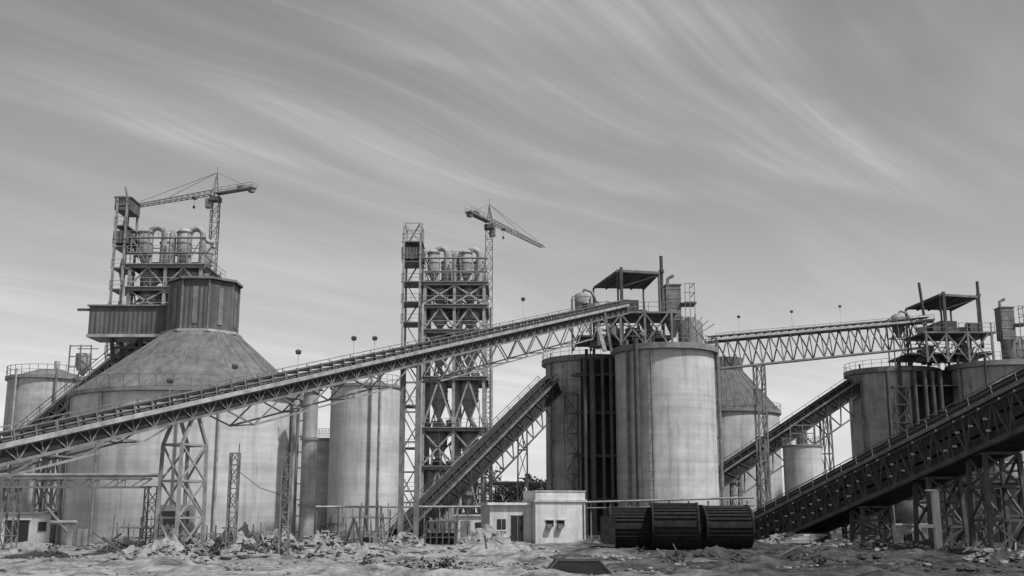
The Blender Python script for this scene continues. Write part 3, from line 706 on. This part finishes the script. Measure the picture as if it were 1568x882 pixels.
for i in range(6):
    x=x0+(x1-x0)*i/5
    for y in (84,85.8): b.beam((x,y,0),(x,y,1.75),.1,STD)
for z in (.1,.65,1.2,1.75):
    for y in(84,85.8): b.beam((x0,y,z),(x1,y,z),.09,STD)
    for x in(x0,x1): b.beam((x,84,z),(x,85.8,z),.09,STD)
b.box(((x0+x1)/2,85,.5),(x1-x0-.3,1.4,.9),WOOD); b.build('steel_crate')
def drum(u,Y,Rr,wd,rot):
    b=B(); c=W(u,830,Y);c.z=Rr-.02; ax=V((math.cos(rot),math.sin(rot),0))
    for s_ in(-1,1):
        p=c+ax*(s_*wd/2); b.tube([p-ax*.07,p+ax*.07],Rr,WOOD,28); b.tube([p-ax*.1,p+ax*.1],.25,STD,12)
        b.tube([p+ax*s_*.09,p+ax*s_*.1],Rr*.55,WOOD,20)
    b.tube([c-ax*wd/2,c+ax*wd/2],Rr*.955,WOOD,28)
    n=34; y=V((-ax.y,ax.x,0))
    for k in range(n):
        if random.random()<.1: continue
        a=2*math.pi*k/n; q=c+(y*math.cos(a)+V((0,0,1))*math.sin(a))*(Rr*.955)
        b.beam(q-ax*(wd/2-.09),q+ax*(wd/2-.09),.2,WOOD,.04)
    b.build('cable_drum')
drum(966,75,1.42,2.9,.05);drum(1034,74,1.55,2.9,-.08);drum(1110,76,1.48,3.1,.12)
b=B()
x=Xat(912,72,840); b.beam((x-.6,72,0),(x,72,.9),.1,STD);b.beam((x+.9,72,0),(x,72,.9),.1,STD);b.beam((x-.7,72,.5),(x+1.2,72,.35),.14,STD); b.beam((x-.4,73,.2),(x+1.3,72.4,.5),.12,WOOD)
b.box((x+.9,73.4,1.1),(.9,1,2.2),WOOD); b.build('timber_pallet_stack')
b=B(); c=W(884,880,44);c.z=0
def fr(w,d,z): return [c+V((-w,-d,z)),c+V((w,-d,z)),c+V((w,d,z)),c+V((-w,d,z))]
lo,hi=fr(1.3,.8,-.05),fr(.78,.6,.56)
b.add(lo+hi,[(0,1,5,4),(1,2,6,5),(2,3,7,6),(3,0,4,7)],WOOD); b.add(hi,[(0,1,2,3)],WOOD)
for i in range(4): b.beam(hi[i],hi[(i+1)%4],.09,STD); b.beam(lo[i]+V((0,0,.05)),hi[i],.08,STD)
b.box(c+V((-.2,-.2,.6)),(.5,.3,.06),STL,.2);b.box(c+V((.35,.1,.6)),(.3,.3,.06),PALE,.5); b.beam(c+V((-.5,-.6,.6)),c+V((.7,-.5,.64)),.06,STM)
b.build('upturned_skip')
def heap(u0,u1,Y,h,m,nr,ry=1.6,rs=.3,rm=ROCK,poles=0):
    b=B(); xa,xb=Xat(u0,Y,830),Xat(u1,Y,830); mound(b,(xa+xb)/2,Y,(xb-xa)/2,ry,h,m); rocks(b,(xa+xb)/2,Y,(xb-xa)/2*1.05,ry,nr,.06,rs,rm,h*.75)
    rocks(b,(xa+xb)/2,Y,(xb-xa)/2*1.05,ry,nr//2,.05,rs*.8,DARKSOIL,h*.75)
    for _ in range(poles):
        p=V((random.uniform(xa,xb),Y+random.uniform(-ry,ry)*.6,h*random.uniform(.1,.6))); b.beam(p,p+V((random.uniform(-1.4,1.4),random.uniform(-.6,.6),random.uniform(-.1,.9))),random.choice([.04,.06,.1]),random.choice([STD,STM,STP,WOOD]))
    b.build('rubble_heap')
heap(170,330,54,1.0,PALE,260,3,.3,poles=22);heap(255,450,59,1.2,PALE,320,2.5,.35,poles=30);heap(380,470,66,1.3,PALE,160,poles=10)
heap(455,530,82,1.3,PALE,80,poles=4);heap(585,655,80,1.2,PALE,80,poles=5);heap(690,800,86,1.3,PALE,60,2,.2);heap(240,330,74,1.3,PALE,80,poles=12)
heap(470,640,62,.6,PALE,220,3,.28,poles=16);heap(0,100,66,.5,PALE,30,3,.15);heap(1160,1250,90,1.0,PALE,90);heap(1480,1600,54,.8,DARKSOIL,110,2.5,.3,poles=12)
heap(640,880,70,.45,PALE,140,4,.2,poles=8);heap(1230,1340,76,.8,DARKSOIL,90,2,.3,poles=8);heap(1000,1200,58,.5,DARKSOIL,160,3,.24,DARKSOIL,poles=10);heap(1180,1420,56,.45,DARKSOIL,160,3,.24,DARKSOIL)
heap(780,1000,56,.35,DARKSOIL,120,2.5,.2);heap(330,420,80,1.2,PALE,60);heap(120,240,72,.8,PALE,90,2,.25,poles=8);heap(1340,1480,70,.7,DARKSOIL,90,2,.3,poles=10)
b=B(); rocks(b,-4,56,24,14,1600,.03,.18,ROCK,0); rocks(b,18,60,14,14,1000,.04,.22,DARKSOIL,0); rocks(b,-8,52,20,10,700,.03,.15,DARKSOIL,0); b.build('loose_stones')
b=B()
for k in range(5): p=W(1215+k*9,833,82);b.box((p.x,82+k*.4,.35+.12*k),(2.2,1.2,.12),SLAB if k%2 else STL,.1*k)
b.build('concrete_slab_stack')
b=B()
for c_ in range(46):
    if c_<26: X0=random.gauss(Xat(300,57,840),2.4);Y0=random.gauss(56.5,1.8);zb=.55
    else: X0=random.uniform(-18,26);Y0=random.uniform(46,72);zb=.05
    R0=random.uniform(.25,.6)
    for _ in range(60):
        q=V((random.gauss(0,.5)*R0,random.gauss(0,.5)*R0,abs(random.gauss(0,.45))*R0))+V((X0,Y0,zb*random.uniform(.7,1.1)))
        s=random.uniform(.03,.08);e1=V((random.gauss(0,1),random.gauss(0,1),random.gauss(0,1))).normalized()*s;e2=e1.cross(V((random.random(),random.random(),1))).normalized()*s
        b.add([q-e1,q+e2,q+e1*1.8,q-e2],[(0,1,2,3)],LEAF)
b.build('low_scrub')
def trees(u0,u1,v,Y,n):
    b=B()
    for i in range(n):
        u=u0+(u1-u0)*(i+.5)/n; x=Xat(u,Y,750);h=(Zat(v,Y))*random.uniform(.75,1.05);y=Y+random.uniform(-3,3)
        b.tube([(x,y,0),(x+.2,y,h*.4),(x,y,h*.75)],[.35,.25,.08],STD,6)
        for k in range(5): b.tube([(x,y,h*.35+k*.3),(x+random.uniform(-2,2),y+random.uniform(-2,2),h*.8)],[.14,.04],STD,5)
        for c in range(9):
            cx_,cy_,cz_=x+random.uniform(-2.2,2.2),y+random.uniform(-2,2),h*random.uniform(.4,.92);rr=random.uniform(.7,1.5)
            for _ in range(60):
                q=V((random.gauss(0,1),random.gauss(0,1),random.gauss(0,.8))).normalized()*rr*random.uniform(.4,1.1)+V((cx_,cy_,cz_))
                s=random.uniform(.12,.3);e1=V((random.gauss(0,1),random.gauss(0,1),random.gauss(0,1))).normalized();e2=e1.cross(V((random.random(),random.random(),1))).normalized()
                b.add([q-e1*s,q+e2*s,q+e1*s,q-e2*s],[(0,1,2,3)],LEAF)
    b.build('distant_trees')
trees(755,850,722,185,6)
b=B(); b.box((10,205,1.3),(260,.25,2.9),CONW); b.box((10,205,2.8),(260,.4,.12),SLAB)
for k in range(66): b.box((-120+k*4,204.8,1.4),(.4,.35,3.1),SLAB)
b.build('boundary_wall')
b=B(); x=Xat(800,150,770)
for k in range(8): b.beam((x-8+2.2*k,150,0),(x-8+2.2*k,150,6),.18,STM)
for z in(2.5,4.2,6): b.beam((x-8,150,z),(x+7.4,150,z),.16,STP)
for k in range(7): b.beam((x-8+2.2*k,150,0),(x-5.8+2.2*k,150,2.5),.12,STM);b.beam((x-8+2.2*k,150,6),(x-5.8+2.2*k,150,4.2),.12,STM);b.box((x-7+2.2*k,151,2.5+random.uniform(.5,.9)),(1.4,1,random.uniform(.8,1.6)),random.choice([STP,STM,STL]))
b.tube([(x-9,149.5,6.4),(x+9,149.5,6.4)],.3,STP,10)
b.build('pipe_rack')
# ------------------------------------------------------------ light
sd_=V((.76,-.65,0)).normalized(); el=math.radians(56)
sv=V((sd_.x*math.cos(el),sd_.y*math.cos(el),math.sin(el)))
sl=bpy.data.lights.new('sun','SUN'); sl.energy=4.0; sl.angle=math.radians(2.5); sl.color=(1,.995,.99)
so=bpy.data.objects.new('sun',sl); so.rotation_euler=(-sv).to_track_quat('-Z','Y').to_euler(); S.collection.objects.link(so)
w=bpy.data.worlds.new('World');S.world=w;w.use_nodes=True;nt=w.node_tree;N=nt.nodes;L=nt.links
bg=N['Background']
sky=N.new('ShaderNodeTexSky');sky.sky_type='NISHITA';sky.sun_disc=False;sky.sun_elevation=el;sky.sun_rotation=math.atan2(sv.x,sv.y);sky.dust_density=1.5
bw=N.new('ShaderNodeRGBToBW');L.new(sky.outputs[0],bw.inputs[0])
tc=N.new('ShaderNodeTexCoord');sp=N.new('ShaderNodeSeparateXYZ');L.new(tc.outputs['Generated'],sp.inputs[0])
def M(op,a,b_=None,c=None):
    q=N.new('ShaderNodeMath');q.operation=op
    for i,x in enumerate((a,b_,c)):
        if x is None: continue
        if isinstance(x,(int,float)): q.inputs[i].default_value=x
        else: L.new(x,q.inputs[i])
    return q.outputs[0]
zz=M('MAXIMUM',sp.outputs['Z'],0.0); zo=M('ADD',zz,.06)
px=M('DIVIDE',sp.outputs['X'],zo);py=M('DIVIDE',sp.outputs['Y'],zo)
cv=N.new('ShaderNodeCombineXYZ');L.new(px,cv.inputs[0]);L.new(py,cv.inputs[1])
def smooth(x,lo,hi,a=0.,c=1.):
    mr=N.new('ShaderNodeMapRange');mr.interpolation_type='SMOOTHSTEP';mr.inputs[1].default_value=lo;mr.inputs[2].default_value=hi;mr.inputs[3].default_value=a;mr.inputs[4].default_value=c;L.new(x,mr.inputs[0]);return mr.outputs[0]
def warp(vec,scale,amt,det=2):
    wn=N.new('ShaderNodeTexNoise');wn.inputs['Scale'].default_value=scale;wn.inputs['Detail'].default_value=det;L.new(vec,wn.inputs['Vector'])
    w0=N.new('ShaderNodeVectorMath');w0.operation='SUBTRACT';w0.inputs[1].default_value=(.5,.5,.5);L.new(wn.outputs['Color'],w0.inputs[0])
    ws=N.new('ShaderNodeVectorMath');ws.operation='SCALE';ws.inputs['Scale'].default_value=amt;L.new(w0.outputs[0],ws.inputs[0])
    wa=N.new('ShaderNodeVectorMath');L.new(vec,wa.inputs[0]);L.new(ws.outputs[0],wa.inputs[1]);return wa.outputs[0]
def cloud(ang,sc,scale,det,dist,lo,hi,off=0):
    mp=N.new('ShaderNodeMapping');mp.vector_type='POINT'
    r=N.new('ShaderNodeVectorRotate');r.rotation_type='Z_AXIS';r.inputs['Angle'].default_value=-math.radians(ang);L.new(cv.outputs[0],r.inputs['Vector'])
    L.new(warp(r.outputs[0],.7,dist),mp.inputs['Vector']);mp.inputs['Scale'].default_value=sc;mp.inputs['Location'].default_value=(off,off*.7,off)
    n=N.new('ShaderNodeTexNoise');n.inputs['Scale'].default_value=scale;n.inputs['Detail'].default_value=det;n.inputs['Roughness'].default_value=.6;L.new(mp.outputs[0],n.inputs['Vector'])
    return smooth(n.outputs['Fac'],lo,hi)
c1=cloud(50,(.22,1.5,1),1.2,5,.5,.42,.72,1.3)
c2=cloud(44,(.2,5.0,1),1.4,6,.5,.42,.75,4.1)
c3=cloud(55,(.45,.9,1),.9,3,.5,.4,.68,7.7)
def P2(u,v):
    q=W(u,v,1.0)-V((0,0,HC)); q.normalize(); return V((q.x/(q.z+.06),q.y/(q.z+.06)))
wv=warp(warp(cv.outputs[0],1.3,.2,3),8,.06,5)
ws_=N.new('ShaderNodeSeparateXYZ');L.new(wv,ws_.inputs[0])
fib=cloud(52,(.5,12,1),1.2,6,.35,.3,.75,2.2)
def streak(p,q,wid,amp):
    a=P2(*p);e=P2(*q);d=e-a;Ln=d.length;d/=Ln
    X=M('SUBTRACT',ws_.outputs[0],a.x);Y=M('SUBTRACT',ws_.outputs[1],a.y)
    al=M('ADD',M('MULTIPLY',X,d.x),M('MULTIPLY',Y,d.y)); ac=M('ADD',M('MULTIPLY',X,-d.y),M('MULTIPLY',Y,d.x))
    gq=M('EXPONENT',M('MULTIPLY',M('MULTIPLY',ac,ac),-1/(wid*wid)))
    win=M('MULTIPLY',smooth(al,-.15*Ln,.3*Ln),smooth(al,.5*Ln,1.2*Ln,1.,0.))
    return M('MULTIPLY',M('MULTIPLY',gq,win),M('MULTIPLY',M('ADD',fib,.35),amp))
st=None
for p,q,wd,am in (((1085,95),(1420,290),.03,.5),((1000,70),(1500,330),.1,.2),((300,135),(760,310),.10,.55),((700,60),(1540,320),.13,.35),((0,90),(420,260),.12,.5),((820,260),(1050,300),.05,.5),((480,30),(1000,190),.05,.35),((120,170),(640,300),.05,.45),((600,-60),(1300,100),.16,.9),((760,150),(1480,330),.05,.35)):
    s_=streak(p,q,wd,am); st=s_ if st is None else M('ADD',st,s_)
cl=M('ADD',M('MULTIPLY',c1,.42),M('MULTIPLY',M('MULTIPLY',c2,c3),.5))
cl=M('ADD',cl,M('MULTIPLY',c3,.22)); cl=M('ADD',cl,st)
base=M('MULTIPLY',bw.outputs[0],.112)
haze=M('MULTIPLY',M('POWER',M('SUBTRACT',1.0,zz),5.5),.34)
fin=M('ADD',M('ADD',base,haze),M('MULTIPLY',cl,.19))
cb=N.new('ShaderNodeCombineColor')
for i in range(3): L.new(fin,cb.inputs[i])
L.new(cb.outputs[0],bg.inputs['Color']);bg.inputs['Strength'].default_value=1.0
